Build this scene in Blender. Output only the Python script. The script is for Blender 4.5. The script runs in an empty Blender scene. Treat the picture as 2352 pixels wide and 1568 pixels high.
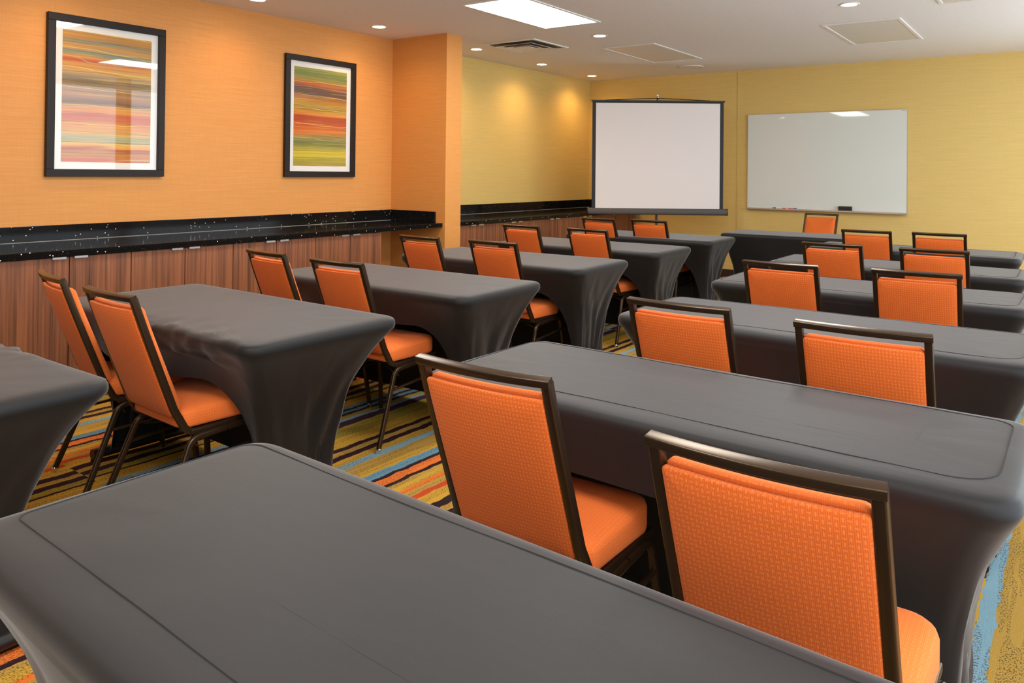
import bpy, bmesh, math, random
from mathutils import Vector, Matrix, noise
random.seed(7)
PI = math.pi
S = bpy.context.scene
C = S.collection

# ------------------------------------------------------------------ camera
YAW, PITCH, ROLL = -0.618112637777712, 0.009077102672803835, -0.009936237945660821
FPX, CY, CX, CAMH = 1753.597488763156, 379.38060394015395, 1218.4156534255242, 1.354701149723284
fw = Vector((math.sin(YAW)*math.cos(PITCH), math.cos(YAW)*math.cos(PITCH), math.sin(PITCH)))
rt = Vector((math.cos(YAW), -math.sin(YAW), 0))
dn = -rt.cross(fw)
r2 = rt*math.cos(ROLL) + dn*math.sin(ROLL)
d2 = dn*math.cos(ROLL) - rt*math.sin(ROLL)
cam = bpy.data.cameras.new('camera'); cam.sensor_width = 36; cam.sensor_fit = 'HORIZONTAL'
cam.lens = FPX/2352*36
cam.shift_x = (1176-CX)/2352
cam.shift_y = -(784-CY)/2352
cam.clip_start = 0.02
co = bpy.data.objects.new('camera', cam); C.objects.link(co)
M = Matrix((( r2.x, -d2.x, -fw.x, 0), (r2.y, -d2.y, -fw.y, 0), (r2.z, -d2.z, -fw.z, CAMH), (0, 0, 0, 1)))
co.matrix_world = M
S.camera = co

# ------------------------------------------------------------------ world, exposure
S.view_settings.view_transform = 'Standard'; S.view_settings.look = 'None'
S.view_settings.gamma = 1; S.view_settings.use_curve_mapping = False
S.view_settings.exposure = 0.06
W = bpy.data.worlds.new('world'); S.world = W; W.use_nodes = True
W.node_tree.nodes['Background'].inputs[0].default_value = (0.75, 0.85, 1.0, 1)
W.node_tree.nodes['Background'].inputs[1].default_value = 0.6
PANEL_E, DISC_E, WIN_E, SPOT_W = 17.0, 30.0, 3.7, 26.0
WARM = (1.0, 0.60, 0.26)

# ------------------------------------------------------------------ room numbers
ZC = 2.71
XL, XF, XR = -5.745, -5.86, 1.05       # left wall, recessed left wall, window wall
YB, YN = 9.74, -2.6                    # whiteboard wall, wall behind the camera
PIER = (-5.0, 5.60, 5.83)              # x of its end, y range
CTZ, CTX = 0.849, -5.03                # counter height and front edge

# ------------------------------------------------------------------ material helpers
def mat(name):
    m = bpy.data.materials.new(name); m.use_nodes = True
    nt = m.node_tree; b = nt.nodes['Principled BSDF']
    return m, nt, b
def N(nt, t, **kw):
    n = nt.nodes.new(t)
    for k, v in kw.items():
        if k.startswith('i_'):
            n.inputs[k[2:]].default_value = v
        elif k[0] == 'n' and k[1:].isdigit():
            n.inputs[int(k[1:])].default_value = v
        else: setattr(n, k, v)
    return n
def L(nt, a, b): nt.links.new(a, b)
def math_(nt, op, a, b=None, c=None):
    n = N(nt, 'ShaderNodeMath', operation=op)
    for i, v in enumerate((a, b, c)):
        if v is None: continue
        if isinstance(v, (int, float)): n.inputs[i].default_value = v
        else: L(nt, v, n.inputs[i])
    return n.outputs[0]
def ramp(nt, fac, stops, interp='LINEAR'):
    n = N(nt, 'ShaderNodeValToRGB'); cr = n.color_ramp; cr.interpolation = interp
    while len(cr.elements) < len(stops): cr.elements.new(0.5)
    for e, (p, c) in zip(cr.elements, stops):
        e.position = p; e.color = (*c, 1) if len(c) == 3 else c
    L(nt, fac, n.inputs[0]); return n.outputs[0]
def mix(nt, fac, a, b, blend='MIX'):
    n = N(nt, 'ShaderNodeMix', data_type='RGBA', blend_type=blend)
    if isinstance(fac, (int, float)): n.inputs[0].default_value = fac
    else: L(nt, fac, n.inputs[0])
    for i, v in ((6, a), (7, b)):
        if isinstance(v, tuple): n.inputs[i].default_value = (*v, 1)
        else: L(nt, v, n.inputs[i])
    return n.outputs[2]
def coords(nt, kind='Object', scale=(1, 1, 1), loc=(0, 0, 0)):
    t = N(nt, 'ShaderNodeTexCoord'); m = N(nt, 'ShaderNodeMapping')
    m.inputs['Scale'].default_value = scale; m.inputs['Location'].default_value = loc
    L(nt, t.outputs[kind], m.inputs[0]); return m.outputs[0]
def noise_(nt, vec, scale, detail=2, rough=.5, out=0):
    n = N(nt, 'ShaderNodeTexNoise'); n.inputs['Scale'].default_value = scale
    n.inputs['Detail'].default_value = detail; n.inputs['Roughness'].default_value = rough
    L(nt, vec, n.inputs['Vector']); return n.outputs[out]
def bump(nt, b, h, strength=.2, dist=.002):
    n = N(nt, 'ShaderNodeBump'); n.inputs['Strength'].default_value = strength
    n.inputs['Distance'].default_value = dist
    L(nt, h, n.inputs['Height']); L(nt, n.outputs[0], b.inputs['Normal'])
def srgb(r, g, b):
    f = lambda c: (c/255/12.92) if c <= 10 else ((c/255+.055)/1.055)**2.4
    return (f(r), f(g), f(b))
def simple(name, col, rough=.5, metal=0, spec=.5):
    m, nt, b = mat(name)
    b.inputs['Base Color'].default_value = (*col, 1); b.inputs['Roughness'].default_value = rough
    b.inputs['Metallic'].default_value = metal; b.inputs['Specular IOR Level'].default_value = spec
    return m
def emit(name, col, e):
    m = bpy.data.materials.new(name); m.use_nodes = True; nt = m.node_tree
    nt.nodes.clear(); o = N(nt, 'ShaderNodeOutputMaterial'); n = N(nt, 'ShaderNodeEmission')
    n.inputs[0].default_value = (*col, 1); n.inputs[1].default_value = e
    L(nt, n.outputs[0], o.inputs[0]); return m

def grasscloth(name, c1, c2, axis):
    """woven wall covering: fine horizontal slubs"""
    m, nt, b = mat(name)
    sc = (3, 3, 170)
    v = coords(nt, 'Object', sc)
    n1 = noise_(nt, v, 1.0, 3, .6)
    v2 = coords(nt, 'Object', (9, 9, 420)); n2 = noise_(nt, v2, 1.0, 2, .6)
    v3 = coords(nt, 'Object', (150, 150, 6)); n3 = noise_(nt, v3, 1.0, 1)
    a = math_(nt, 'ADD', math_(nt, 'MULTIPLY', n1, .6), math_(nt, 'MULTIPLY', n2, .25))
    a = math_(nt, 'ADD', a, math_(nt, 'MULTIPLY', n3, .15))
    c = ramp(nt, a, [(.36, c1), (.64, c2)])
    L(nt, c, b.inputs['Base Color']); b.inputs['Roughness'].default_value = .55
    b.inputs['Specular IOR Level'].default_value = .35
    bump(nt, b, a, .25, .002); return m

M_ORANGE = grasscloth('orange_wallcovering', (0.63, 0.262, 0.062), (0.71, 0.318, 0.086), 'y')
M_OLIVE = grasscloth('gold_wallcovering', (0.68, 0.485, 0.155), (0.76, 0.555, 0.195), 'y')

def m_ceiling():
    m, nt, b = mat('ceiling_paint')
    n = noise_(nt, coords(nt, 'Object'), 95, 3, .6)
    L(nt, ramp(nt, n, [(.3, (.78, .75, .71)), (.7, (.85, .82, .78))]), b.inputs['Base Color'])
    b.inputs['Roughness'].default_value = .8; b.inputs['Specular IOR Level'].default_value = .2
    bump(nt, b, n, .35, .004); return m
M_CEIL = m_ceiling()

def m_carpet():
    m, nt, b = mat('striped_carpet')
    t = N(nt, 'ShaderNodeTexCoord'); sp = N(nt, 'ShaderNodeSeparateXYZ'); L(nt, t.outputs['Object'], sp.inputs[0])
    x, y = sp.outputs[0], sp.outputs[1]
    wob = noise_(nt, coords(nt, 'Object', (3, 7, 1)), 1.6, 2)
    x1 = math_(nt, 'ADD', x, math_(nt, 'MULTIPLY', math_(nt, 'SUBTRACT', wob, .5), .03))
    fz = noise_(nt, coords(nt, 'Object', (60, 90, 1)), 3.0, 1)
    x1 = math_(nt, 'ADD', x1, math_(nt, 'MULTIPLY', math_(nt, 'SUBTRACT', fz, .5), .006))
    # runs of about two metres, each run shifted sideways
    tile = math_(nt, 'FLOOR', math_(nt, 'DIVIDE', math_(nt, 'SUBTRACT', y, 1.62), 2.1))
    x2 = math_(nt, 'ADD', x1, math_(nt, 'MULTIPLY', tile, .045))
    x2 = math_(nt, 'ADD', x2, math_(nt, 'MULTIPLY', math_(nt, 'GREATER_THAN', x, -.7), .625))
    P = 1.56
    f = math_(nt, 'FRACT', math_(nt, 'DIVIDE', math_(nt, 'ADD', x2, 3.92+P*10), P))
    G1, G2, G3 = (.56, .315, .040), (.46, .27, .055), (.35, .25, .035)
    DK, PU = (.030, .012, .016), (.050, .018, .040)
    BL, B2 = (.22, .36, .42), (.13, .27, .36)
    OR, RD = (.72, .17, .03), (.55, .07, .02)
    st = [(-3.92, G1), (-3.88, OR), (-3.85, G2), (-3.805, RD), (-3.77, G1), (-3.69, DK), (-3.64, G2), (-3.60, DK),
          (-3.55, G3), (-3.50, DK), (-3.485, G1), (-3.40, BL), (-3.36, DK), (-3.335, B2), (-3.30, DK), (-3.28, G3), (-3.235, BL), (-3.205, PU), (-3.14, G3),
          (-3.02, G1), (-2.91, DK), (-2.875, G2), (-2.835, DK), (-2.79, G1), (-2.735, BL), (-2.685, G2), (-2.60, G1), (-2.55, B2),
          (-2.495, DK), (-2.47, OR), (-2.42, DK), (-2.395, G2)]
    c = ramp(nt, f, [((p+3.92)/P, q) for p, q in st][:32], 'CONSTANT')
    sk = noise_(nt, coords(nt, 'Object', (170, 110, 1)), 1.3, 1)
    hs = noise_(nt, coords(nt, 'Object', (30, 2, 1)), 1.0, 1)
    spk = math_(nt, 'MULTIPLY', math_(nt, 'GREATER_THAN', sk, .56), math_(nt, 'MULTIPLY', math_(nt, 'GREATER_THAN', hs, .48), .7))
    c = mix(nt, spk, c, (.05, .035, .02))
    fn = noise_(nt, coords(nt, 'Object'), 420, 1)
    c = mix(nt, math_(nt, 'MULTIPLY', math_(nt, 'SUBTRACT', fn, .3), .9), c, (.015, .01, .01), 'MULTIPLY') if False else c
    L(nt, c, b.inputs['Base Color']); b.inputs['Roughness'].default_value = .95
    b.inputs['Specular IOR Level'].default_value = .1
    bump(nt, b, fn, .7, .006); return m
M_CARPET = m_carpet()

def m_cloth():
    m, nt, b = mat('black_stretch_cloth')
    v = coords(nt, 'Object', (700, 700, 700)); n = noise_(nt, v, 1.0, 2)
    b.inputs['Base Color'].default_value = (.040, .038, .039, 1)
    L(nt, ramp(nt, n, [(.3, (.0072, .0066, .0068)), (.7, (.0110, .0102, .0104))]), b.inputs['Base Color'])
    b.inputs['Roughness'].default_value = .55; b.inputs['Specular IOR Level'].default_value = .27
    b.inputs['Sheen Weight'].default_value = .26; b.inputs['Sheen Roughness'].default_value = .36
    w = noise_(nt, coords(nt, 'Object', (5, 14, 3)), 1.5, 3)
    bump(nt, b, w, .05, .01); return m
M_CLOTH = m_cloth()
M_SEAM = simple('seam_thread', (.012, .011, .011), .8)

def m_fabric(name, c1, c2, c3):
    """woven upholstery: staggered small dashes"""
    m, nt, b = mat(name)
    t = N(nt, 'ShaderNodeUVMap'); sp = N(nt, 'ShaderNodeSeparateXYZ'); L(nt, t.outputs[0], sp.inputs[0])
    u, v = sp.outputs[0], sp.outputs[1]
    px, py = .019, .0105
    row = math_(nt, 'FLOOR', math_(nt, 'DIVIDE', v, py))
    off = math_(nt, 'MULTIPLY', math_(nt, 'MODULO', row, 2), .5)
    fx = math_(nt, 'FRACT', math_(nt, 'ADD', math_(nt, 'DIVIDE', u, px), off))
    fy = math_(nt, 'FRACT', math_(nt, 'DIVIDE', v, py))
    dx = math_(nt, 'ABSOLUTE', math_(nt, 'SUBTRACT', fx, .28)); dy = math_(nt, 'ABSOLUTE', math_(nt, 'SUBTRACT', fy, .5))
    h = math_(nt, 'MULTIPLY', math_(nt, 'LESS_THAN', dx, .18), math_(nt, 'LESS_THAN', dy, .12))
    dx2 = math_(nt, 'ABSOLUTE', math_(nt, 'SUBTRACT', fx, .78))
    ve = math_(nt, 'MULTIPLY', math_(nt, 'LESS_THAN', dx2, .075), math_(nt, 'LESS_THAN', dy, .34))
    dash = math_(nt, 'MAXIMUM', h, ve)
    # ribbed ground
    rib = math_(nt, 'MULTIPLY', math_(nt, 'ADD', math_(nt, 'SINE', math_(nt, 'MULTIPLY', u, 2*PI/.0032)), 1), .5)
    c = mix(nt, rib, c1, c2)
    c = mix(nt, math_(nt, 'MULTIPLY', dash, .55), c, c3)
    L(nt, c, b.inputs['Base Color']); b.inputs['Roughness'].default_value = .8
    b.inputs['Specular IOR Level'].default_value = .25
    b.inputs['Sheen Weight'].default_value = .15; b.inputs['Sheen Tint'].default_value = (1, .6, .4, 1)
    bump(nt, b, math_(nt, 'ADD', dash, math_(nt, 'MULTIPLY', rib, .4)), .25, .0012); return m
M_FAB = m_fabric('orange_woven_fabric', (.58, .098, .011), (.68, .132, .018), (.84, .235, .05))
M_FABF = m_fabric('orange_front_fabric', (.70, .135, .020), (.78, .170, .029), (.85, .22, .048))
M_FRAME = simple('dark_bronze_metal', (.022, .0115, .006), .25, .1, .6)
M_FRAME.node_tree.nodes['Principled BSDF'].inputs['Specular Tint'].default_value = (1, .76, .52, 1)
M_CHROME = simple('chrome', (.75, .75, .75), .12, 1)
M_BLACKMETAL = simple('black_metal', (.012, .012, .013), .35, .2)
M_BARK = simple('black_tube', (.02, .018, .017), .3, .4)

def m_wood():
    m, nt, b = mat('striped_walnut_veneer')
    oi = N(nt, 'ShaderNodeObjectInfo')
    t = N(nt, 'ShaderNodeTexCoord'); va = N(nt, 'ShaderNodeVectorMath', operation='ADD')
    cb = N(nt, 'ShaderNodeCombineXYZ'); r = math_(nt, 'MULTIPLY', oi.outputs['Random'], 37.0)
    L(nt, r, cb.inputs[0]); L(nt, r, cb.inputs[1])
    L(nt, t.outputs['Object'], va.inputs[0]); L(nt, cb.outputs[0], va.inputs[1])
    def mp(s):
        n = N(nt, 'ShaderNodeMapping'); n.inputs['Scale'].default_value = s; L(nt, va.outputs[0], n.inputs[0]); return n.outputs[0]
    a = noise_(nt, mp((62, 62, .9)), 1.0, 4, .65)
    d = noise_(nt, mp((14, 14, .5)), 1.0, 2)
    f = noise_(nt, mp((220, 220, 4)), 1.0, 2)
    k = math_(nt, 'ADD', math_(nt, 'ADD', math_(nt, 'MULTIPLY', a, .62), math_(nt, 'MULTIPLY', d, .30)), math_(nt, 'MULTIPLY', f, .12))
    c = ramp(nt, k, [(.36, (.07, .028, .014)), (.46, (.17, .062, .028)), (.55, (.26, .090, .037)), (.68, (.34, .126, .052))])
    L(nt, c, b.inputs['Base Color']); b.inputs['Roughness'].default_value = .42
    b.inputs['Specular IOR Level'].default_value = .4; return m
M_WOOD = m_wood()

def m_granite():
    m, nt, b = mat('speckled_black_stone')
    def specks(scale, rad, thr):
        v = N(nt, 'ShaderNodeTexVoronoi'); v.inputs['Scale'].default_value = scale
        L(nt, coords(nt, 'Object'), v.inputs['Vector'])
        sp = N(nt, 'ShaderNodeSeparateColor'); L(nt, v.outputs['Color'], sp.inputs[0])
        return math_(nt, 'MULTIPLY', math_(nt, 'LESS_THAN', v.outputs['Distance'], rad), math_(nt, 'GREATER_THAN', sp.outputs[0], thr))
    a = math_(nt, 'MAXIMUM', specks(36, .13, .87), math_(nt, 'MULTIPLY', specks(75, .13, .82), .5))
    g = noise_(nt, coords(nt, 'Object'), 260, 2)
    c = ramp(nt, g, [(.4, (.004, .004, .004)), (.75, (.012, .011, .010))])
    L(nt, mix(nt, a, c, (.85, .82, .76)), b.inputs['Base Color'])
    b.inputs['Roughness'].default_value = .10; b.inputs['Specular IOR Level'].default_value = .2
    return m
M_STONE = m_granite()

M_WHITEBOARD = simple('whiteboard_enamel', (.72, .765, .72), .03, 0, .5)
M_ALU = simple('brushed_aluminium', (.62, .60, .57), .35, .8)
M_STEEL = simple('satin_steel', (.70, .69, .66), .28, .9)
M_SCREEN = simple('screen_fabric_white', (.84, .79, .77), .75, 0, .2)
M_SBLACK = simple('screen_black_border', (.010, .010, .011), .6)
M_CASE = simple('charcoal_case', (.085, .075, .070), .6)
M_WHITE = simple('white_trim', (.78, .76, .72), .45)
M_OFFPANEL = simple('unlit_diffuser', (.66, .63, .56), .35)
M_VENTIN = simple('vent_inside', (.12, .10, .07), .6)
M_MAT = simple('picture_mat_white', (.82, .80, .76), .7)
M_PICFRAME = simple('black_wood_frame', (.016, .011, .009), .4, 0, .22)
M_BASE = simple('baseboard_brown', (.035, .015, .008), .45)
M_HIGHLIGHT = simple('highlight_grey', (.30, .27, .24), .5)  # pale grey for the highlight painted in where slab meets backsplash
M_DARK = simple('dark_void', (.006, .005, .005), .8)
M_PANEL = emit('lit_diffuser', (1, .97, .92), PANEL_E)
M_DISCW = emit('warm_lamp', (1, .80, .52), DISC_E)
M_DISCN = emit('neutral_lamp', (1, .96, .90), DISC_E*.5)
M_WIN = emit('daylit_curtain', (.83, .92, 1.0), WIN_E)
M_ERASER = simple('eraser_felt', (.03, .024, .024), .9)

def m_glass():
    m = bpy.data.materials.new('picture_glass'); m.use_nodes = True; nt = m.node_tree; nt.nodes.clear()
    o = N(nt, 'ShaderNodeOutputMaterial'); t = N(nt, 'ShaderNodeBsdfTransparent'); g = N(nt, 'ShaderNodeBsdfGlossy')
    g.inputs['Roughness'].default_value = .02
    fr = N(nt, 'ShaderNodeFresnel'); fr.inputs[0].default_value = 1.75
    mx = N(nt, 'ShaderNodeMixShader'); ge = N(nt, 'ShaderNodeNewGeometry'); L(nt, math_(nt, 'MULTIPLY', fr.outputs[0], math_(nt, 'SUBTRACT', 1.0, ge.outputs['Backfacing'])), mx.inputs[0])
    L(nt, t.outputs[0], mx.inputs[1]); L(nt, g.outputs[0], mx.inputs[2]); L(nt, mx.outputs[0], o.inputs[0])
    return m
M_GLASS = m_glass()

def m_art(name, stops, z0, z1, seed):
    m, nt, b = mat(name)
    t = N(nt, 'ShaderNodeTexCoord'); sp = N(nt, 'ShaderNodeSeparateXYZ'); L(nt, t.outputs['Object'], sp.inputs[0])
    w1 = noise_(nt, coords(nt, 'Object', (1, 1.1, 1.3), (0, seed, 0)), 1.6, 2)
    w2 = noise_(nt, coords(nt, 'Object', (1, .9, 28), (0, seed, 3)), 1.5, 3)
    v = math_(nt, 'DIVIDE', math_(nt, 'SUBTRACT', z1, sp.outputs[2]), z1-z0)
    v2 = math_(nt, 'ADD', v, math_(nt, 'MULTIPLY', math_(nt, 'SUBTRACT', w1, .5), .08))
    v2 = math_(nt, 'ADD', v2, math_(nt, 'MULTIPLY', math_(nt, 'SUBTRACT', w2, .5), .05))
    c = ramp(nt, v2, [(p, srgb(*q)) for p, q in stops])
    n = noise_(nt, coords(nt, 'Object', (1, .9, 90), (0, seed, 0)), 1.0, 3)
    for sd, fq, wd, op, cl in ((0, 7, .018, .65, (238, 200, 85)), (5, 13, .03, .5, (85, 75, 55)), (9, 5, .011, .5, (170, 185, 160))):
        wv = noise_(nt, coords(nt, 'Object', (1, 1.3, 3.0), (0, seed*3+sd, sd)), 1.0, 2)
        tt = math_(nt, 'FRACT', math_(nt, 'ADD', math_(nt, 'MULTIPLY', v, fq), math_(nt, 'MULTIPLY', wv, 1.0)))
        c = mix(nt, math_(nt, 'MULTIPLY', math_(nt, 'LESS_THAN', math_(nt, 'ABSOLUTE', math_(nt, 'SUBTRACT', tt, .5)), wd), op), c, srgb(*cl))
    c = mix(nt, math_(nt, 'MULTIPLY', math_(nt, 'GREATER_THAN', n, .60), .35), c, srgb(225, 185, 70))
    c = mix(nt, math_(nt, 'MULTIPLY', math_(nt, 'LESS_THAN', n, .38), .35), c, srgb(95, 70, 40))
    L(nt, c, b.inputs['Base Color']); b.inputs['Roughness'].default_value = .7; return m

# ------------------------------------------------------------------ mesh helpers
def tag(o, label=None, cat=None, group=None, kind=None):
    if label: o['label'] = label
    if cat: o['category'] = cat
    if group: o['group'] = group
    if kind: o['kind'] = kind
    return o
def empty(name, loc=(0, 0, 0), rz=0, label=None, cat=None, group=None):
    o = bpy.data.objects.new(name, None); C.objects.link(o)
    o.location = loc; o.rotation_euler = (0, 0, rz); o.empty_display_size = .1
    return tag(o, label, cat, group)
def uvbox(me):
    uv = me.uv_layers.new(name='UVMap')
    for p in me.polygons:
        n = p.normal; a = max(range(3), key=lambda i: abs(n[i]))
        for li in p.loop_indices:
            v = me.vertices[me.loops[li].vertex_index].co
            uv.data[li].uv = ((v.x, v.z) if a == 1 else (v.y, v.z) if a == 0 else (v.x, v.y))
def build(name, bm, m, parent=None, smooth=.6, uv=False, mats=None):
    bmesh.ops.remove_doubles(bm, verts=bm.verts, dist=1e-6)
    bmesh.ops.recalc_face_normals(bm, faces=bm.faces)
    me = bpy.data.meshes.new(name); bm.to_mesh(me); bm.free()
    for q in (mats or [m]): me.materials.append(q)
    if smooth:
        me.polygons.foreach_set('use_smooth', [True]*len(me.polygons))
        me.set_sharp_from_angle(angle=smooth)
    if uv: uvbox(me)
    o = bpy.data.objects.new(name, me); C.objects.link(o)
    if parent: o.parent = parent
    return o
def box(bm, x0, x1, y0, y1, z0, z1, bev=0, seg=2):
    vs = [bm.verts.new((x, y, z)) for x in (x0, x1) for y in (y0, y1) for z in (z0, z1)]
    fs = [bm.faces.new([vs[i] for i in q]) for q in ((0, 1, 3, 2), (4, 6, 7, 5), (0, 4, 5, 1), (2, 3, 7, 6), (0, 2, 6, 4), (1, 5, 7, 3))]
    if bev:
        es = list({e for f in fs for e in f.edges})
        bmesh.ops.bevel(bm, geom=es, offset=bev, segments=seg, profile=.5, affect='EDGES')
def bxo(name, b, m, parent=None, bev=0):
    bm = bmesh.new(); box(bm, *b, bev=bev); return build(name, bm, m, parent, smooth=0)
def rsec(w, d, r, n=3):
    """rounded rectangle section, w along S, d along N"""
    out = []
    for cx, cy, a0 in ((w/2-r, d/2-r, 0), (-w/2+r, d/2-r, PI/2), (-w/2+r, -d/2+r, PI), (w/2-r, -d/2+r, 1.5*PI)):
        for i in range(n+1):
            a = a0+PI/2*i/n; out.append((cx+r*math.cos(a), cy+r*math.sin(a)))
    return out
def sweep(bm, pts, side, sec, caps=True):
    pts = [Vector(p) for p in pts]; rings = []
    for i, p in enumerate(pts):
        t = (pts[min(i+1, len(pts)-1)] - pts[max(i-1, 0)]).normalized()
        s = Vector(side); n = t.cross(s).normalized(); s = n.cross(t).normalized()
        k = 1.0
        if 0 < i < len(pts)-1:
            a = (pts[i]-pts[i-1]).normalized(); c = a.dot(t); k = 1/max(.5, c)
        rings.append([bm.verts.new(p + s*a_ + n*b_*k) for a_, b_ in sec])
    m = len(sec)
    for A, B in zip(rings, rings[1:]):
        for j in range(m): bm.faces.new((A[j], A[(j+1) % m], B[(j+1) % m], B[j]))
    if caps: bm.faces.new(rings[0][::-1]); bm.faces.new(rings[-1])
def circ(r, n=10): return [(r*math.cos(2*PI*i/n), r*math.sin(2*PI*i/n)) for i in range(n)]
def lathe(bm, prof, cx=0, cy=0, n=24, cap=True):
    """prof: (r, z) list bottom to top"""
    rings = [[bm.verts.new((cx+r*math.cos(2*PI*i/n), cy+r*math.sin(2*PI*i/n), z)) for i in range(n)] for r, z in prof]
    for A, B in zip(rings, rings[1:]):
        for j in range(n): bm.faces.new((A[j], A[(j+1) % n], B[(j+1) % n], B[j]))
    if cap: bm.faces.new(rings[0][::-1]); bm.faces.new(rings[-1])
def arc_path(pts, rads, n=6):
    """polyline with rounded corners"""
    pts = [Vector(p) for p in pts]; out = [pts[0]]
    for i in range(1, len(pts)-1):
        a, b, c = pts[i-1], pts[i], pts[i+1]; r = rads[i-1]
        u = (a-b).normalized(); v = (c-b).normalized()
        th = u.angle(v); d = r/math.tan(th/2)
        p0 = b+u*d; p1 = b+v*d
        ctr = b + (u+v).normalized()*(r/math.sin(th/2))
        e0 = p0-ctr; e1 = p1-ctr; an = e0.angle(e1); ax = e0.cross(e1).normalized()
        for k in range(n+1): out.append(ctr + Matrix.Rotation(an*k/n, 3, ax) @ e0)
    out.append(pts[-1]); return out
def rrect(x0, x1, y0, y1, r, n=5):
    out = []
    rr = r if isinstance(r, (tuple, list)) else (r,)*4
    for (cx, cy, a0), q in zip(((x1, y1, 0), (x0, y1, PI/2), (x0, y0, PI), (x1, y0, 1.5*PI)), rr):
        cx += -q if cx == x1 else q; cy += -q if cy == y1 else q
        for i in range(n+1):
            a = a0+PI/2*i/n; out.append((cx+q*math.cos(a), cy+q*math.sin(a)))
    return out
def densify(o, step):
    out = []
    for i, p in enumerate(o):
        q = o[(i+1) % len(o)]; d = math.dist(p, q); k = max(1, int(d/step+.5))
        for j in range(k): out.append((p[0]+(q[0]-p[0])*j/k, p[1]+(q[1]-p[1])*j/k))
    return out
def onormals(o):
    n = len(o); res = []
    for i in range(n):
        a = Vector(o[i-1]); b = Vector(o[(i+1) % n]); t = (b-a).normalized(); res.append((t.y, -t.x))
    return res
def slab(bm, outline, layers, mapf, bt=0, bb=0, caps=(.8, .6, .4, .2)):
    """rounded cushion: layers of (inset, height); bulging caps"""
    nr = onormals(outline); cx = sum(p[0] for p in outline)/len(outline); cy = sum(p[1] for p in outline)/len(outline)
    rings = []
    def ring(ins, h, k=1.0):
        return [bm.verts.new(mapf(cx+(x-nx*ins-cx)*k, cy+(y-ny*ins-cy)*k, h)) for (x, y), (nx, ny) in zip(outline, nr)]
    i0, h0 = layers[0]; i1, h1 = layers[-1]
    for k in reversed(caps): rings.append(ring(i0, h0-bb*(1-k*k), k))
    for i, h in layers: rings.append(ring(i, h))
    for k in caps: rings.append(ring(i1, h1+bt*(1-k*k), k))
    m = len(outline)
    for A, B in zip(rings, rings[1:]):
        for j in range(m): bm.faces.new((A[j], A[(j+1) % m], B[(j+1) % m], B[j]))
    for r_, h, rv in ((rings[0], h0-bb, True), (rings[-1], h1+bt, False)):
        c = bm.verts.new(mapf(cx, cy, h))
        for j in range(m): bm.faces.new((r_[j], r_[(j+1) % m], c))
def copy_tree(o, parent=None):
    c = o.copy(); C.objects.link(c)
    if parent: c.parent = parent
    for ch in list(o.children): copy_tree(ch, c)
    return c
def struct(o): o['kind'] = 'structure'; return o

# ------------------------------------------------------------------ setting
T = .12
struct(bxo('floor', (XF-T, XR+T, YN-T, YB+T, -.1, 0), M_CARPET))
struct(bxo('ceiling', (XF-T, XR+T, YN-T, YB+T, ZC, ZC+.1), M_CEIL))
struct(bxo('wall_left', (XF-T, XL, YN, PIER[1], 0, ZC), M_ORANGE))
struct(bxo('wall_pier', (XF-T, PIER[0], PIER[1], PIER[2], 0, ZC), M_ORANGE))
struct(bxo('wall_recess', (XF-T, XF, PIER[2], YB, 0, ZC), M_OLIVE))
struct(bxo('wall_back', (XF-T, XR+T, YB, YB+T, 0, ZC), M_OLIVE))
struct(bxo('wall_near', (XF-T, XR+T, YN-T, YN, 0, ZC), simple('tan_wall_paint', (.52, .40, .28), .6)))
struct(bxo('wall_column', (.03, .34, 5.76, 5.83, 0, ZC), M_ORANGE))
struct(bxo('baseboard_back', (-5.0, XR, YB-.012, YB, 0, .10), M_BASE))
struct(bxo('baseboard_left', (XL, XL+.012, 4.84, PIER[1], 0, .10), M_BASE))
struct(bxo('trim_1', (-3.595, -3.575, YB-.006, YB, .1, ZC), M_OLIVE))
# window wall: piers, sill and head around the openings
WZ0, WZ1 = .12, 2.66
wins = [(-2.4, .2), (.4, 2.8), (3.0, 9.2)]  # first two windows are unseen additions that give side fill
bm = bmesh.new()
ys = [YN]
for a, b in wins: ys += [a, b]
ys.append(YB)
for i in range(0, len(ys), 2): box(bm, XR, XR+T, ys[i], ys[i+1], 0, ZC)
for a, b in wins:
    box(bm, XR, XR+T, a, b, 0, WZ0); box(bm, XR, XR+T, a, b, WZ1, ZC)
struct(build('wall_right', bm, M_OLIVE))
for i, (a, b) in enumerate(wins):
    bm = bmesh.new(); n = int((b-a)/.025); R0 = []; R1 = []
    for k in range(n+1):
        y = a+(b-a)*k/n; x = XR+.07+.022*math.sin(k*1.25)+.01*math.sin(k*.37)
        R0.append(bm.verts.new((x, y, WZ0))); R1.append(bm.verts.new((x, y, WZ1)))
    for k in range(n): bm.faces.new((R0[k], R0[k+1], R1[k+1], R1[k]))
    w = struct(build('window_%d' % (i+1), bm, M_WIN))
    bm = bmesh.new(); q = .04
    box(bm, XR-.01, XR+.03, a, a+q, WZ0, WZ1); box(bm, XR-.01, XR+.03, b-q, b, WZ0, WZ1)
    box(bm, XR-.01, XR+.03, a+q, b-q, WZ0, WZ0+q); box(bm, XR-.01, XR+.03, a+q, b-q, WZ1-q, WZ1)
    build('window_frame', bm, M_WHITE, w)

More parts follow.
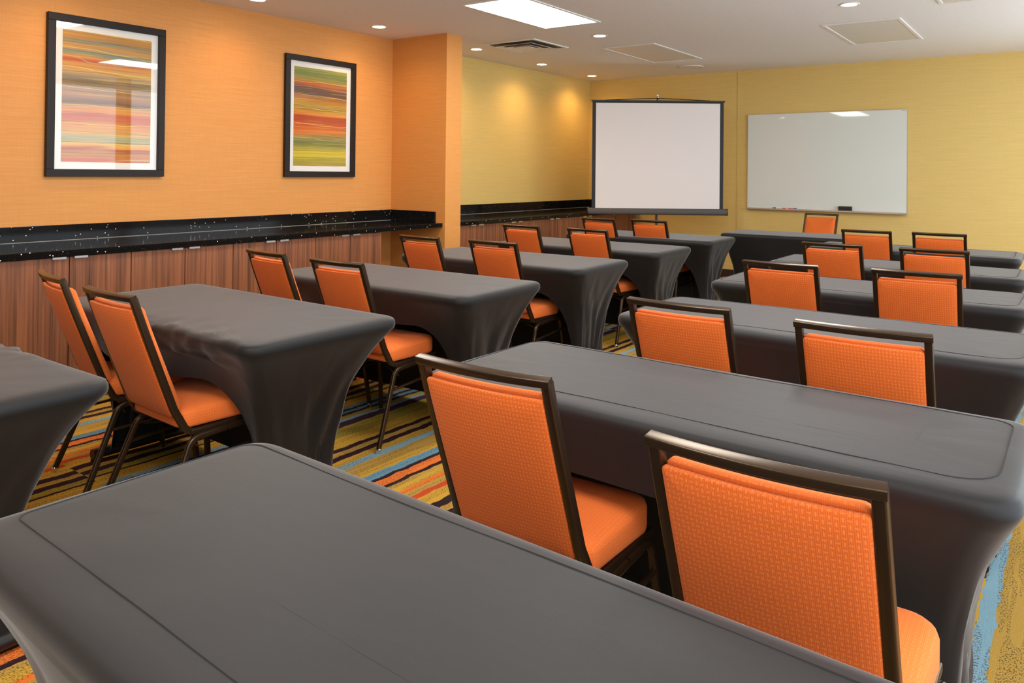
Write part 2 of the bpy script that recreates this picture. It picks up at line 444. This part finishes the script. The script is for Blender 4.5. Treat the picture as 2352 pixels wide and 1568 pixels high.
# ------------------------------------------------------------------ ceiling fixtures
def ceiling_panel(x0, y0, x1, y1, lit, label, group=None):
    t = empty('ceiling_light', ((x0+x1)/2, (y0+y1)/2, ZC), 0, label, 'ceiling light', group)
    hx, hy = (x1-x0)/2, (y1-y0)/2; f = .028
    bm = bmesh.new()
    for b in ((-hx, hx, -hy, -hy+f), (-hx, hx, hy-f, hy), (-hx, -hx+f, -hy+f, hy-f), (hx-f, hx, -hy+f, hy-f)):
        box(bm, *b, -.010, 0, bev=.002, seg=1)
    build('frame', bm, M_WHITE, t, smooth=0)
    bxo('diffuser', (-hx+f, hx-f, -hy+f, hy-f, -.005, -.001), M_PANEL if lit else M_OFFPANEL, t)
    return t
ceiling_panel(-4.06, 4.70, -3.45, 5.92, True, 'lit white rectangular ceiling light in front of the air vent', 'lit ceiling lights')
ceiling_panel(-4.06, 2.22, -3.45, 3.44, True, 'lit white rectangular ceiling light in the left row, reflected in the whiteboard', 'lit ceiling lights')
ceiling_panel(-1.85, 4.70, -1.24, 5.92, True, 'lit white rectangular ceiling light in the right row, reflected in the larger picture', 'lit ceiling lights')
ceiling_panel(-1.85, 2.22, -1.24, 3.44, True, 'lit white rectangular ceiling light above the right rows of tables', 'lit ceiling lights')
ceiling_panel(.15, -.3, .76, .92, True, 'added unseen fill light panel right of the camera', 'lit ceiling lights')  # this and the next three panels are unseen, added as fill for the chair backs
ceiling_panel(-1.85, -.3, -1.24, .92, True, 'added unseen fill light panel over the nearest table', 'lit ceiling lights')
ceiling_panel(-1.85, -2.4, -1.24, -1.18, True, 'added unseen fill light panel behind the camera', 'lit ceiling lights')
ceiling_panel(.15, -2.4, .76, -1.18, True, 'added unseen fill light panel behind and right of the camera', 'lit ceiling lights')
ceiling_panel(-4.18, 7.19, -3.55, 8.45, False, 'unlit beige flush ceiling panel in front of the projection screen')
ceiling_panel(-1.86, 7.13, -1.21, 8.37, False, 'unlit greenish white ceiling light panel above the whiteboard side')
ceiling_panel(-.86, 6.12, -.25, 6.73, False, 'white square ceiling panel cut off at the top right of the photo')

def vent(x0, y0, x1, y1):
    t = empty('ceiling_vent', ((x0+x1)/2, (y0+y1)/2, ZC), 0, 'square stepped air vent in the ceiling beside the lit ceiling light', 'vent')
    hx, hy = (x1-x0)/2, (y1-y0)/2
    bm = bmesh.new()
    box(bm, -hx+.02, hx-.02, -hy+.02, hy-.02, -.003, -.001); build('duct', bm, M_VENTIN, t)
    def rim(h0x, h0y, w, z0, z1, dz, nm):
        bm = bmesh.new()
        o = rrect(-h0x, h0x, -h0y, h0y, .002, 1); i = rrect(-h0x+w, h0x-w, -h0y+w, h0y-w, .002, 1)
        A = [bm.verts.new((x, y, z0)) for x, y in o]; B = [bm.verts.new((x, y, z1)) for x, y in i]
        A2 = [bm.verts.new((x, y, z0+dz)) for x, y in o]; B2 = [bm.verts.new((x, y, z1+dz)) for x, y in i]
        m = len(o)
        for j in range(m):
            k = (j+1) % m
            bm.faces.new((A[j], A[k], B[k], B[j])); bm.faces.new((A2[j], B2[j], B2[k], A2[k]))
            bm.faces.new((A[j], A2[j], A2[k], A[k])); bm.faces.new((B[j], B[k], B2[k], B2[j]))
        build(nm, bm, M_WHITE, t, smooth=.3)
    rim(hx, hy, .03, -.012, -.012, .011, 'frame')
    rim(hx-.085, hy-.085, .055, -.030, -.012, .003, 'louver')
    rim(hx-.165, hy-.165, .05, -.034, -.016, .003, 'louver')
    bxo('louver', (-hx+.235, hx-.235, -hy+.235, hy-.235, -.030, -.026), M_WHITE, t)
vent(-5.115, 6.29, -4.45, 6.95)

def downlight(x, y, warm, label, rad=.058, lamp=True):
    t = empty('downlight', (x, y, ZC), 0, label, 'downlight', 'round recessed ceiling lights')
    bm = bmesh.new(); n = 28
    prof = [(rad, -.001), (rad+.004, -.006), (rad+.016, -.006), (rad+.02, -.001)]
    rings = [[bm.verts.new((r*math.cos(2*PI*i/n), r*math.sin(2*PI*i/n), z)) for i in range(n)] for r, z in prof]
    for A, B in zip(rings, rings[1:]):
        for j in range(n): bm.faces.new((A[j], A[(j+1) % n], B[(j+1) % n], B[j]))
    build('trim_ring', bm, M_WHITE, t)
    bm = bmesh.new(); lathe(bm, [(rad-.002, -.004), (rad-.002, -.001)], n=28)
    build('lamp_face', bm, M_DISCW if warm else M_DISCN, t)
    if lamp:
        l = bpy.data.lights.new('lamp', 'SPOT'); l.energy = (SPOT_W*(.75 if y < 6 else 1.4)) if warm else SPOT_W*.6
        l.color = WARM if warm else (1, .9, .75); l.spot_size = math.radians(150); l.spot_blend = 1.0; l.shadow_soft_size = .05
        lo = bpy.data.objects.new('lamp', l); C.objects.link(lo); lo.parent = t; lo.location = (0, 0, -.02)
for y, lb in ((-.3, 'glowing warm downlight left of the camera by the orange wall'), (1.03, 'glowing warm downlight above the counter near the camera'),
              (2.36, 'glowing warm downlight in front of the larger picture'), (3.68, 'glowing warm downlight cut by the top edge of the photo, between the two pictures'),
              (5.01, 'glowing warm downlight in the ceiling before the orange pier'), (6.52, 'glowing warm downlight just behind the orange pier'),
              (7.87, 'glowing warm downlight in the middle over the gold recess wall'), (9.18, 'glowing warm downlight nearest the room corner, over the screen')):
    downlight(-5.25-.012*max(0, y-1)*1.6-.02*max(0, y-5), y, True, lb)
downlight(-3.82, 6.53, False, 'white downlight right of the air vent')
downlight(-1.45, 6.38, False, 'white downlight above the unlit panel on the right')
t = empty('ceiling_speaker', (-3.95, 9.04, ZC), 0, 'flat round white ceiling speaker near the back wall', 'speaker')
bm = bmesh.new(); lathe(bm, [(.12, -.008), (.145, -.006), (.15, 0)], n=32); build('grille', bm, M_CEIL, t)
bm = bmesh.new(); lathe(bm, [(.146, -.009), (.154, -.009), (.157, 0)], n=32, cap=False); build('rim', bm, M_WHITE, t)

# ------------------------------------------------------------------ counters and cabinets
def cabinet(y0, y1, xb, label, joint=None):
    t = empty('base_cabinet', (CTX-.03, (y0+y1)/2, 0), 0, label, 'cabinet', 'wood veneer cabinets under the counters')
    h = (y1-y0)/2; d = xb-(CTX-.03)
    bxo('carcass', (d+.003, -.021, -h+.001, h-.001, .09, CTZ-.042), M_DARK, t)
    bxo('plinth', (d+.003, -.07, -h+.001, h-.001, 0, .09), M_BASE, t)
    ym = 0 if joint is None else joint-(y0+y1)/2
    for a, b, s in ((-h+.0028, ym-.0028, 1), (ym+.0028, h-.0028, -1)):
        dr = bxo('door', (-.02, 0, a, b, .095, CTZ-.046), M_WOOD, t, bev=.001)
        yc = (b-.06) if s > 0 else (a+.06)
        hb = bmesh.new(); box(hb, -.015, .014, yc-.039, yc+.039, CTZ-.0455, CTZ-.0425); box(hb, .011, .014, yc-.039, yc+.039, CTZ-.056, CTZ-.0455)
        tag(build('handle', hb, M_STEEL, dr), 'bright metal tab pull')
    return t
for a, b, lb in ((1.825, 2.585, 'wood cabinet unit at the left edge of the photo'), (2.585, 3.335, 'wood cabinet unit behind the two nearest left chairs'),
                 (3.335, 4.09, 'wood cabinet unit behind the second row of left chairs'), (4.09, 4.82, 'wood cabinet unit at the open end of the counter by the orange pier')):
    cabinet(a, b, XL, lb)
for a, b, lb in ((5.84, 6.475, 'wood cabinet unit directly behind the orange pier'), (6.475, 7.235, 'second wood cabinet unit behind the orange pier'),
                 (7.235, 7.995, 'third wood cabinet unit behind the orange pier'), (7.995, 8.755, 'fourth wood cabinet unit, ahead of the screen'),
                 (8.755, 9.70, 'wood cabinet unit in the corner behind the screen')):
    cabinet(a, b, XF, lb, (a+b)/2 if b < 9 else 9.13)
t = empty('countertop', (0, 0, 0), 0, 'long glossy black speckled countertop below the two pictures', 'countertop')
bxo('slab', (XL+.001, CTX, -1.0, PIER[1]-.001, CTZ-.040, CTZ), M_STONE, t, bev=.003)
bxo('backsplash', (XL+.001, XL+.02, -1.0, PIER[1]-.001, CTZ, .957), M_STONE, t, bev=.002)
bxo('joint_highlight', (XL+.02, XL+.0235, -1.0, PIER[1]-.021, CTZ, CTZ+.003), M_HIGHLIGHT, t)  # pale strip standing in for the thin highlight along the joint
bxo('side_splash', (XL+.02, CTX-.09, PIER[1]-.021, PIER[1]-.001, CTZ, .957), M_STONE, t, bev=.002)
t = empty('countertop', (0, 0, 0), 0, 'glossy black countertop behind the orange pier, running to the screen', 'countertop')
bxo('slab', (XF+.001, CTX, PIER[2]+.001, YB-.001, CTZ-.040, CTZ), M_STONE, t, bev=.003)
bxo('backsplash', (XF+.001, XF+.02, PIER[2]+.001, YB-.001, CTZ, .962), M_STONE, t, bev=.002)
bxo('joint_highlight', (XF+.02, XF+.0235, PIER[2]+.001, YB-.021, CTZ, CTZ+.003), M_HIGHLIGHT, t)  # same painted highlight strip on the far counter
bxo('side_splash', (XF+.02, CTX, YB-.021, YB-.001, CTZ, .962), M_STONE, t, bev=.002)

# ------------------------------------------------------------------ pictures
ART1 = [(0, (196, 140, 60)), (.05, (180, 130, 60)), (.08, (140, 140, 110)), (.11, (205, 140, 50)), (.16, (120, 140, 120)), (.19, (200, 135, 50)), (.215, (190, 70, 35)),
        (.25, (205, 140, 55)), (.30, (195, 150, 80)), (.36, (120, 105, 80)), (.42, (150, 120, 85)), (.48, (170, 120, 70)), (.54, (110, 80, 60)), (.60, (215, 140, 60)),
        (.64, (190, 85, 50)), (.72, (205, 130, 70)), (.78, (215, 165, 80)), (.82, (140, 160, 130)), (.87, (225, 165, 60)), (.90, (170, 65, 45)), (.94, (190, 130, 50)), (1, (200, 90, 50))]
ART2 = [(0, (150, 150, 60)), (.06, (110, 130, 60)), (.12, (150, 140, 60)), (.17, (190, 90, 35)), (.21, (100, 65, 45)), (.27, (95, 60, 50)), (.32, (180, 110, 40)), (.37, (190, 150, 50)),
        (.43, (160, 120, 45)), (.47, (225, 140, 50)), (.50, (170, 60, 25)), (.58, (190, 75, 30)), (.66, (215, 110, 40)), (.70, (170, 140, 70)), (.75, (110, 120, 70)),
        (.80, (130, 130, 55)), (.85, (190, 170, 40)), (.90, (205, 185, 50)), (.95, (150, 145, 45)), (1, (170, 140, 60))]
def picture(y0, y1, z0, z1, fwid, mw, art, label):
    t = empty('framed_picture', (XL, (y0+y1)/2, (z0+z1)/2), 0, label, 'picture', 'framed abstract pictures')
    h, k = (y1-y0)/2, (z1-z0)/2
    bm = bmesh.new()
    for b in ((-h, h, -k, -k+fwid), (-h, h, k-fwid, k), (-h, -h+fwid, -k+fwid, k-fwid), (h-fwid, h, -k+fwid, k-fwid)):
        box(bm, .002, .034, *b, bev=.002, seg=1)
    build('frame', bm, M_PICFRAME, t, smooth=0)
    bxo('mat_board', (.004, .010, -h+fwid-.004, h-fwid+.004, -k+fwid-.004, k-fwid+.004), M_MAT, t)
    hi, ki = h-fwid-mw, k-fwid-mw
    bxo('print', (.0101, .0115, -hi, hi, -ki, ki), m_art('art_'+label[:6].strip(), art, -ki, ki, y0), t)
    bxo('glass', (.0175, .0195, -h+fwid-.003, h-fwid+.003, -k+fwid-.003, k-fwid+.003), M_GLASS, t)
picture(2.330, 3.162, 1.292, 2.423, .052, .050, ART1, 'larger-looking framed striped picture nearer the camera, with window reflections in its glass')
picture(4.268, 5.084, 1.290, 2.397, .052, .050, ART2, 'framed green and red striped picture nearer the orange pier')

# ------------------------------------------------------------------ whiteboard
t = empty('whiteboard', (-2.506, YB-.012, .925), 0, 'large blank white dry-erase board on the gold back wall', 'whiteboard')
hw = .939; t.rotation_euler.x = -.006
bxo('board', (-hw, hw, -.022, -.002, 0, 1.20), M_WHITEBOARD, t, bev=.002)
bm = bmesh.new()
box(bm, -hw-.003, -hw, -.024, -.002, -.002, 1.203); box(bm, hw, hw+.003, -.024, -.002, -.002, 1.203)
box(bm, -hw, hw, -.024, -.002, 1.2, 1.203)
build('edge_trim', bm, M_ALU, t, smooth=0)
bxo('maker_mark', (hw-.055, hw-.012, -.0226, -.0221, 1.186, 1.190), M_BLACKMETAL, t)
bm = bmesh.new(); box(bm, -hw, hw, -.075, -.002, -.018, -.002, bev=.004); box(bm, -hw, hw, -.078, -.071, -.014, .004)
build('tray', bm, M_ALU, t, smooth=0)
tz = .925-.002
def marker(x, col, label, blen=.085, body=(.8, .78, .75)):
    o = empty('marker', (x, YB-.045, tz+.008), 0, label, 'marker', 'dry-erase markers on the tray')
    def tube(nm, x0, x1, r, m):
        bm = bmesh.new(); sweep(bm, [(x0, 0, 0), (x1, 0, 0)], (0, 0, 1), circ(r, 12)); return build(nm, bm, m, o)
    tube('cap', -.012, .03, .0082, simple('cap_'+label[:5].strip(), col, .4)); tube('barrel', .03, .03+blen, .0075, simple('barrel_'+label[:5].strip(), body, .4))
marker(-3.098, (.03, .12, .05), 'green capped white marker on the whiteboard tray')
marker(-2.975, (.75, .06, .04), 'red capped marker on the whiteboard tray', .05, (.78, .75, .73))
marker(-2.906, (.75, .08, .05), 'second red marker, right of the first on the whiteboard tray', .02, (.75, .1, .07))
marker(-2.838, (.03, .06, .35), 'blue capped white marker on the whiteboard tray', .10)
t = empty('board_eraser', (-2.235, YB-.059, tz+.0035), 0, 'dark rectangular eraser on the whiteboard tray', 'eraser')
bxo('felt', (-.075, .075, -.022, .022, 0, .022), M_ERASER, t, bev=.004)
bxo('handle', (-.077, .077, -.024, .024, .022, .055), M_ERASER, t, bev=.007)

# ------------------------------------------------------------------ projection screen on a tripod, set across the corner
PA = Vector((-4.92, 8.25, 0)); PB = Vector((-3.568, 9.18, 0))
ang = math.atan2(PB.y-PA.y, PB.x-PA.x); mid = (PA+PB)/2; hw = (PB-PA).length/2
t = empty('projection_screen', mid, ang, 'white projection screen with black borders on a tripod, set across the corner', 'projection screen')
zb, zt = .899, 2.254
bm = bmesh.new(); n = 24
for s in (0, .0015):
    pass
box(bm, -hw+.045, hw-.045, -.001, .001, zb, zt-.02); build('screen_fabric', bm, M_SCREEN, t)
bm = bmesh.new()
box(bm, -hw, -hw+.045, -.0015, .0015, zb, zt); box(bm, hw-.045, hw, -.0015, .0015, zb, zt); box(bm, -hw+.045, hw-.045, -.0015, .0015, zt-.02, zt)
build('border', bm, M_SBLACK, t)
bm = bmesh.new(); box(bm, -hw-.015, hw+.015, -.012, .012, zt-.004, zt+.016, bev=.003)
build('top_bar', bm, M_BLACKMETAL, t, smooth=0)
bm = bmesh.new(); sweep(bm, [(-hw*.8, .012, zt+.016), (-hw*.3, .014, zt+.034), (0, .015, zt+.042), (hw*.3, .014, zt+.034), (hw*.8, .012, zt+.016)], (0, 1, 0), circ(.005, 8))
build('handle_strip', bm, M_BLACKMETAL, t)
bm = bmesh.new(); sweep(bm, [(-hw-.045, .012, zb-.022), (hw+.045, .012, zb-.022)], (0, 0, 1), rsec(.082, .066, .026, 4))
build('roller_case', bm, M_CASE, t)
bm = bmesh.new()
for s in (-1, 1): sweep(bm, [(s*(hw+.045), .012, zb-.022), (s*(hw+.056), .012, zb-.022)], (0, 0, 1), rsec(.086, .070, .028, 4))
build('end_cap', bm, M_BLACKMETAL, t)
bm = bmesh.new(); sweep(bm, [(0, .062, .08), (0, .062, zt+.03)], (1, 0, 0), rsec(.026, .026, .004)); build('pole', bm, M_BLACKMETAL, t)
bm = bmesh.new(); lathe(bm, [(.012, zt+.03), (.016, zt+.04), (.024, zt+.055), (.024, zt+.06), (.012, zt+.068), (.018, zt+.082), (.016, zt+.095), (.006, zt+.105), (.005, zt+.125), (.001, zt+.13)], 0, .05, 16)
tag(build('hook', bm, M_CHROME, t), 'chrome hook at the top of the pole')
for k in range(3):
    a = PI/2+.35+k*2*PI/3
    dx, dy = math.cos(a), math.sin(a)
    bm = bmesh.new(); sweep(bm, [(0+dx*.02, .062+dy*.02, .42), (dx*.36, .062+dy*.36, .012)], (0, 0, 1), rsec(.022, .012, .003)); build('leg', bm, M_BLACKMETAL, t)

# ------------------------------------------------------------------ tables with fitted covers
HT = .745
def table_cover(hx, hy, seed, arch=.56, full_front=False, rumple=None, ix=.13, iy=.19, seam=False):
    bm = bmesh.new(); rnd = random.Random(seed)
    out = densify(rrect(-hx, hx, -hy, hy, .075, 7), .035)
    nr = onormals(out); m = len(out); ph = rnd.uniform(0, 50)
    rings = []
    def ring(ins, z, jz=0):
        if ins > .05: return [bm.verts.new((x*(1-ins/hx), y*(1-ins/hy), z + jz*noise.noise((x*6+ph, y*9, 1)))) for x, y in out]
        return [bm.verts.new((x-nx*ins, y-ny*ins, z + jz*noise.noise((x*6+ph, y*9, 1)))) for (x, y), (nx, ny) in zip(out, nr)]
    for ins, z in ((hy*.72, HT), (hy*.45, HT), (.11, HT), (.06, HT), (.034, HT-.0006), (.016, HT-.004), (.005, HT-.010), (0, HT-.020), (-.001, HT-.034), (.002, HT-.044)):
        rings.append(ring(ins, z, .0010 if z > HT-.003 else .0004))
    ND = 22
    z0 = HT-.044
    for k in range(1, ND+1):
        f = k/ND; row = []
        for (x, y), (nx, ny) in zip(out, nr):
            a = abs(x)/hx
            front = (y < 0)
            ends = min(1, max(0, (a-.30)/.58)); ends = ends*ends*(3-2*ends)
            if full_front: zb = .012; iyy = .04+.04*ends
            elif not front: zb = .045; iyy = iy
            else:
                q = (a-.565)/.365
                zb = arch if q <= 0 else (.045+(arch-.045)*math.sqrt(max(0, 1-q*q)) if q < 1 else .045)
                zb += .012*noise.noise((x*3+ph, 2, y))
                iyy = .035+(iy-.035)*ends
            z = z0-(z0-zb)*f
            d = 1-z/z0
            g = 1-(1-d)**3.2
            bx = x*(1-ix*g/hx) ; by = y*(1-iyy*g/hy)
            # stretch folds running from the table corners to the feet, and small creases
            s = x*3.1+y*5.3
            c = max(0, (a-.72)/.28)
            fold = .026*d*c*noise.noise((s*2.4+ph+d*2.6*(1 if x*y > 0 else -1), d*1.4, 1)) + .009*d*c*noise.noise((s*7+ph-d*4, d*3, 4)) + .006*c*min(1, d*9)*noise.noise((s*11+ph, d*4, 9))
            cre = .006*noise.noise((x*4+ph, y*4, z*7)) * min(1, d*4)
            o = fold+cre
            row.append(bm.verts.new((bx+nx*o, by+ny*o, z)))
        rings.append(row)
    if rumple:
        for r_ in rings[2:16]:
            for v in r_:
                for (rx, ry, rw, am) in rumple:
                    dd = ((v.co.x-rx)/rw)**2+((v.co.y-ry)/.10)**2
                    if dd < 4:
                        w = math.exp(-dd)*am
                        v.co.z += w*(noise.noise((v.co.x*16+ph, v.co.y*20, v.co.z*10))*1.2)
                        v.co.y += w*noise.noise((v.co.x*14, v.co.z*25+ph, 5))*1.4
    for A, B in zip(rings, rings[1:]):
        for j in range(m): bm.faces.new((A[j], A[(j+1) % m], B[(j+1) % m], B[j]))
    bm.faces.new(rings[0][::-1])
    for f in bm.faces: f.material_index = 0
    if seam:                        # stitched seam just inside the edge
        si = densify(rrect(-hx+.035, hx-.05, -hy+.085, hy-.05, (.05, .04, .03, .09), 6), .05); sm = len(si)
        sn = onormals(si); A = []
        for (x, y), (nx, ny) in zip(si, sn):
            wv = .010*noise.noise((x*2.2+ph, y*2.2, 7))
            z = HT+.0016+.0010*noise.noise((x*6+ph, y*9, 1))
            A.append([bm.verts.new((x+nx*(wv+k*.0010), y+ny*(wv+k*.0010), z-(.003 if k else 0))) for k in (-1, 0, 1)])
        for j in range(sm):
            P, Q = A[j], A[(j+1) % sm]
            for k in (0, 1):
                f = bm.faces.new((P[k], P[k+1], Q[k+1], Q[k])); f.material_index = 1
    return bm
def table(x, y, rz, label, seed, hx=.775, hy=.365, group='black covered tables', **kw):
    t = empty('banquet_table', (x, y, 0), rz, label, 'table', group)
    build('table_cover', table_cover(hx, hy, seed, **kw), M_CLOTH, t, smooth=1.2, mats=[M_CLOTH, M_SEAM])
    bxo('tabletop', (-hx+.045, hx-.045, -hy+.045, hy-.045, HT-.032, HT-.008), M_BLACKMETAL, t)
    for s in (-1, 1):
        xx = s*(hx-.20); bm = bmesh.new()
        sweep(bm, [(xx+s*.03, -.245, .034), (xx+s*.03, .245, .034)], (0, 0, 1), circ(.024, 14))
        for yy in (-.07, .07): sweep(bm, [(xx+s*.03, yy, .05), (xx, yy, HT-.03)], (0, 1, 0), circ(.016, 10))
        for yy in (-.235, .235): lathe(bm, [(.016, 0), (.016, .012)], xx+s*.03, yy, 10)
        build('leg', bm, M_BARK, t)
    return t
lt = [(-2.255, .75, .5), (-2.30, 1.955, -.5), (-2.405, 3.165, 1.5), (-2.525, 4.42, 2.0), (-2.59, 5.65, 1.2), (-2.665, 6.88, 1.2)]
lo = ['black covered table cut off at the left edge of the photo', 'black covered table with rumpled front edge beside the two nearest left chairs',
      'third black covered table from the camera in the left column', 'fourth black covered table in the left column, beside the orange pier',
      'fifth black covered table from the camera in the left column', 'black covered table of the left column nearest the projection screen']
for i, ((xr, y, r), lb) in enumerate(zip(lt, lo)):
    table(xr-.775, y, math.radians(r), lb, 10+i, ix=(.17, .17, .13, .11, .11, .11)[i], rumple=[(.45, -.36, .26, .009), (.1, -.36, .25, .008)] if i == 1 else ([(.1, .36, .2, .010)] if i == 0 else None))
rtb = [(-1.535, .755, -2.2, .30), (-1.62, 2.0, -1.0, .308), (-1.632, 3.25, .2, .33), (-1.705, 4.48, .8, .325), (-1.775, 5.70, .8, .335), (-1.865, 7.06, .8, .345)]
ro = ['nearest black covered table filling the bottom foreground', 'black covered table in front of the two nearest right chairs',
      'third black covered table from the camera in the right column', 'fourth black covered table from the camera in the right column',
      'fifth black covered table from the camera in the right column', 'black covered table of the right column farthest from the camera']
for i, ((xl, y, r, hy), lb) in enumerate(zip(rtb, ro)):
    table(xl+.775, y, math.radians(r), lb, 30+i, hy=hy, iy=.14, seam=True)
table(-2.27, 7.98, math.radians(3.0), 'black draped head table standing lengthwise before the whiteboard', 50, hx=.75, hy=.33, full_front=True, iy=.08)

# ------------------------------------------------------------------ chairs
def chair_proto():
    t = empty('banquet_chair')
    XU = .178
    def lean(z):                   # y of the frame at height z
        return .19*((.91-z)/.53)**1.05 if z < .91 else 0.0
    sag = lambda x: -.018*(1-(x/.189)**2)
    # back frame: two uprights that bend under the seat, and the curved top rail
    sec = rsec(.022, .025, .0035)
    bm = bmesh.new()
    for s in (-1, 1):
        top = [(s*XU, lean(z)+.013, z) for z in (.899, .85, .78, .70, .62, .54, .48)]
        pts = top[:-1] + [Vector(p) for p in arc_path([top[-1], (s*(XU+.004), .216, .384), (s*(XU+.006), .34, .386)], [.05], 7)]
        sweep(bm, pts, (1, 0, 0), sec)
    rail = []
    for k in range(17):
        x = -.189+.378*k/16; rail.append((x, .013+sag(x), .9005))
    sweep(bm, rail, (0, .27, -.96), rsec(.019, .0245, .0028))
    build('back_frame', bm, M_FRAME, t)
    # back cushion (front) and back panel (rear)
    def mp(off):
        def f(x, z, h):
            return (x, lean(z)+.013+off+h+sag(x)*min(1, (z-.40)/.4), z)
        return f
    o = densify(rrect(-.167, .167, .445, .858, (.008, .008, .02, .02), 4), .03)
    bm = bmesh.new(); slab(bm, o, [(.006, 0), (.0015, .002), (0, .006), (0, .014), (.003, .018)], mp(-.0135), 0, .003)
    build('back_panel', bm, M_FAB, t, smooth=1.0, uv=True)
    o = densify(rrect(-.167, .167, .450, .868, (.018, .018, .025, .025), 5), .03)
    bm = bmesh.new(); slab(bm, o, [(.004, 0), (0, .006), (0, .020), (.006, .032), (.018, .040)], mp(.005), .016, 0)
    build('back_cushion', bm, M_FABF, t, smooth=1.0, uv=True)
    # seat cushion
    so = []
    for (x, y, r) in ((.205, .525, .06), (-.205, .525, .06), (-.192, .185, .045), (.192, .185, .045)):
        so.append((x, y, r))
    P = [Vector((a, b, 0)) for a, b, r in so]; o = []
    for i, (a, b, r) in enumerate(so):
        q = arc_path([P[i-1].lerp(P[i], .5), P[i], P[(i+1) % 4].lerp(P[i], .5)], [r], 6)
        o += [(v.x, v.y) for v in q[1:-1]]
    o = densify(o, .03)
    zs = lambda y: (y-.185)/.34*.022
    bm = bmesh.new()
    slab(bm, o, [(.012, 0), (.003, .004), (0, .012), (0, .046), (.004, .056), (.013, .063), (.03, .068)], lambda x, y, h: (x, y, .402+h+zs(y)*min(1, h/.05) if h > 0 else .402+h), .010, 0)
    build('seat', bm, M_FABF, t, smooth=1.0, uv=True)
    bm = bmesh.new()
    so2 = densify(rrect(-.17, .17, .21, .50, .03, 4), .05); slab(bm, so2, [(0, .390), (0, .401)], lambda x, y, h: (x, y, h))
    for s in (-1, 1):               # side rails under the cushion
        sweep(bm, [(s*.186, .225, .384), (s*.192, .515, .392)], (1, 0, 0), rsec(.020, .022, .005))
    sweep(bm, [(-.19, .43, .384), (.19, .43, .384)], (0, 1, 0), circ(.009, 8)); sweep(bm, [(-.19, .27, .376), (.19, .27, .376)], (0, 1, 0), circ(.009, 8))
    build('seat_frame', bm, M_FRAME, t)
    for s in (-1, 1):
        for rear in (True, False):
            bm = bmesh.new()
            if rear: pts = arc_path([(s*.200, .36, .372), (s*.202, .222, .366), (s*.234, .085, .012)], [.055], 8)
            else: pts = arc_path([(s*.200, .37, .372), (s*.203, .500, .380), (s*.234, .540, .012)], [.04], 8)
            sweep(bm, pts, (1, 0, 0), rsec(.020, .024, .007))
            lg = build('leg', bm, M_FRAME, t)
            e = pts[-1]; bm = bmesh.new(); lathe(bm, [(.013, 0), (.014, .004), (.014, .018), (.011, .022)], e.x, e.y, 12)
            tag(build('glide', bm, M_CHROME, lg), 'shiny round foot glide')
        bm = bmesh.new(); sweep(bm, [(s*.2115, .185, .272), (s*.2125, .512, .298)], (0, 0, 1), rsec(.012, .016, .004)); build('stretcher', bm, M_FRAME, t)
    bm = bmesh.new()
    sweep(bm, [(-.2, .245, .335), (0, .30, .372), (.2, .245, .335)], (0, 1, 0), circ(.0045, 8)); build('cross_brace', bm, M_FRAME, t)
    return t
proto = chair_proto()
spots = [
 ('L2a', -3.483, 1.434, -11.0, 'orange chair at far left, against the wood cabinets, the nearest one beside them'),
 ('L2b', -2.845, 1.362, -2.3, 'orange chair with its whole seat showing, tucked under the rumpled left table'),
 ('L3a', -3.583, 2.546, -6.1, 'orange chair in front of the cabinets, left of a pair at the third left table'),
 ('L3b', -2.949, 2.498, -.3, 'orange chair whose front seat corner and long rear leg show between two left tables'),
 ('L4a', -3.643, 3.804, -3.6, 'orange chair standing before the orange pier under the end of the counter'),
 ('L4b', -3.028, 3.837, .7, 'orange chair at the fourth left table, right of the orange pier'),
 ('L5a', -3.773, 5.162, -2.7, 'orange chair before the cabinets behind the orange pier, left of a pair'),
 ('L5b', -3.133, 5.174, -3.7, 'orange chair overlapping the one under the left end of the screen case'),
 ('L6a', -3.788, 6.467, -3.7, 'small-looking orange chair partly behind another, under the left end of the screen'),
 ('L6b', -3.293, 6.567, -2.3, 'small-looking orange chair in front of the screen pole'),
 ('R2a', -1.106, 1.354, 1.6, 'orange chair in the foreground with its seat corner showing, left of the nearest right pair'),
 ('R2b', -.405, 1.183, 0.3, 'nearest orange chair, largest in the photo, with a bright lit top rail'),
 ('R3a', -1.112, 2.433, -.1, 'orange chair, left of the pair at the third right table'),
 ('R3b', -.507, 2.381, 1.1, 'orange chair, right of the pair at the third right table'),
 ('R4a', -1.211, 3.874, .2, 'orange chair, left of the pair at the fourth right table'),
 ('R4b', -.597, 3.941, 2.3, 'orange chair, right of the pair at the fourth right table'),
 ('R5a', -1.284, 5.191, -.4, 'orange chair, left of the pair at the fifth right table'),
 ('R5b', -.690, 5.198, 1.3, 'orange chair, right of the pair at the fifth right table'),
 ('R6a', -1.368, 6.624, 1.7, 'orange chair overlapping the right end of the head table, in the farthest right row'),
 ('R6b', -.852, 6.695, 1.3, 'orange chair, right of the pair in the farthest right row'),
 ('H', -2.36, 9.13, 176, 'single orange chair facing the room behind the head table, below the whiteboard'),
]
for i, (k, x, y, a, lb) in enumerate(spots):
    o = proto if i == 0 else copy_tree(proto)
    o.location = (x, y, 0); o.rotation_euler = (0, 0, math.radians(a))
    tag(o, lb, 'chair', 'orange upholstered banquet chairs')
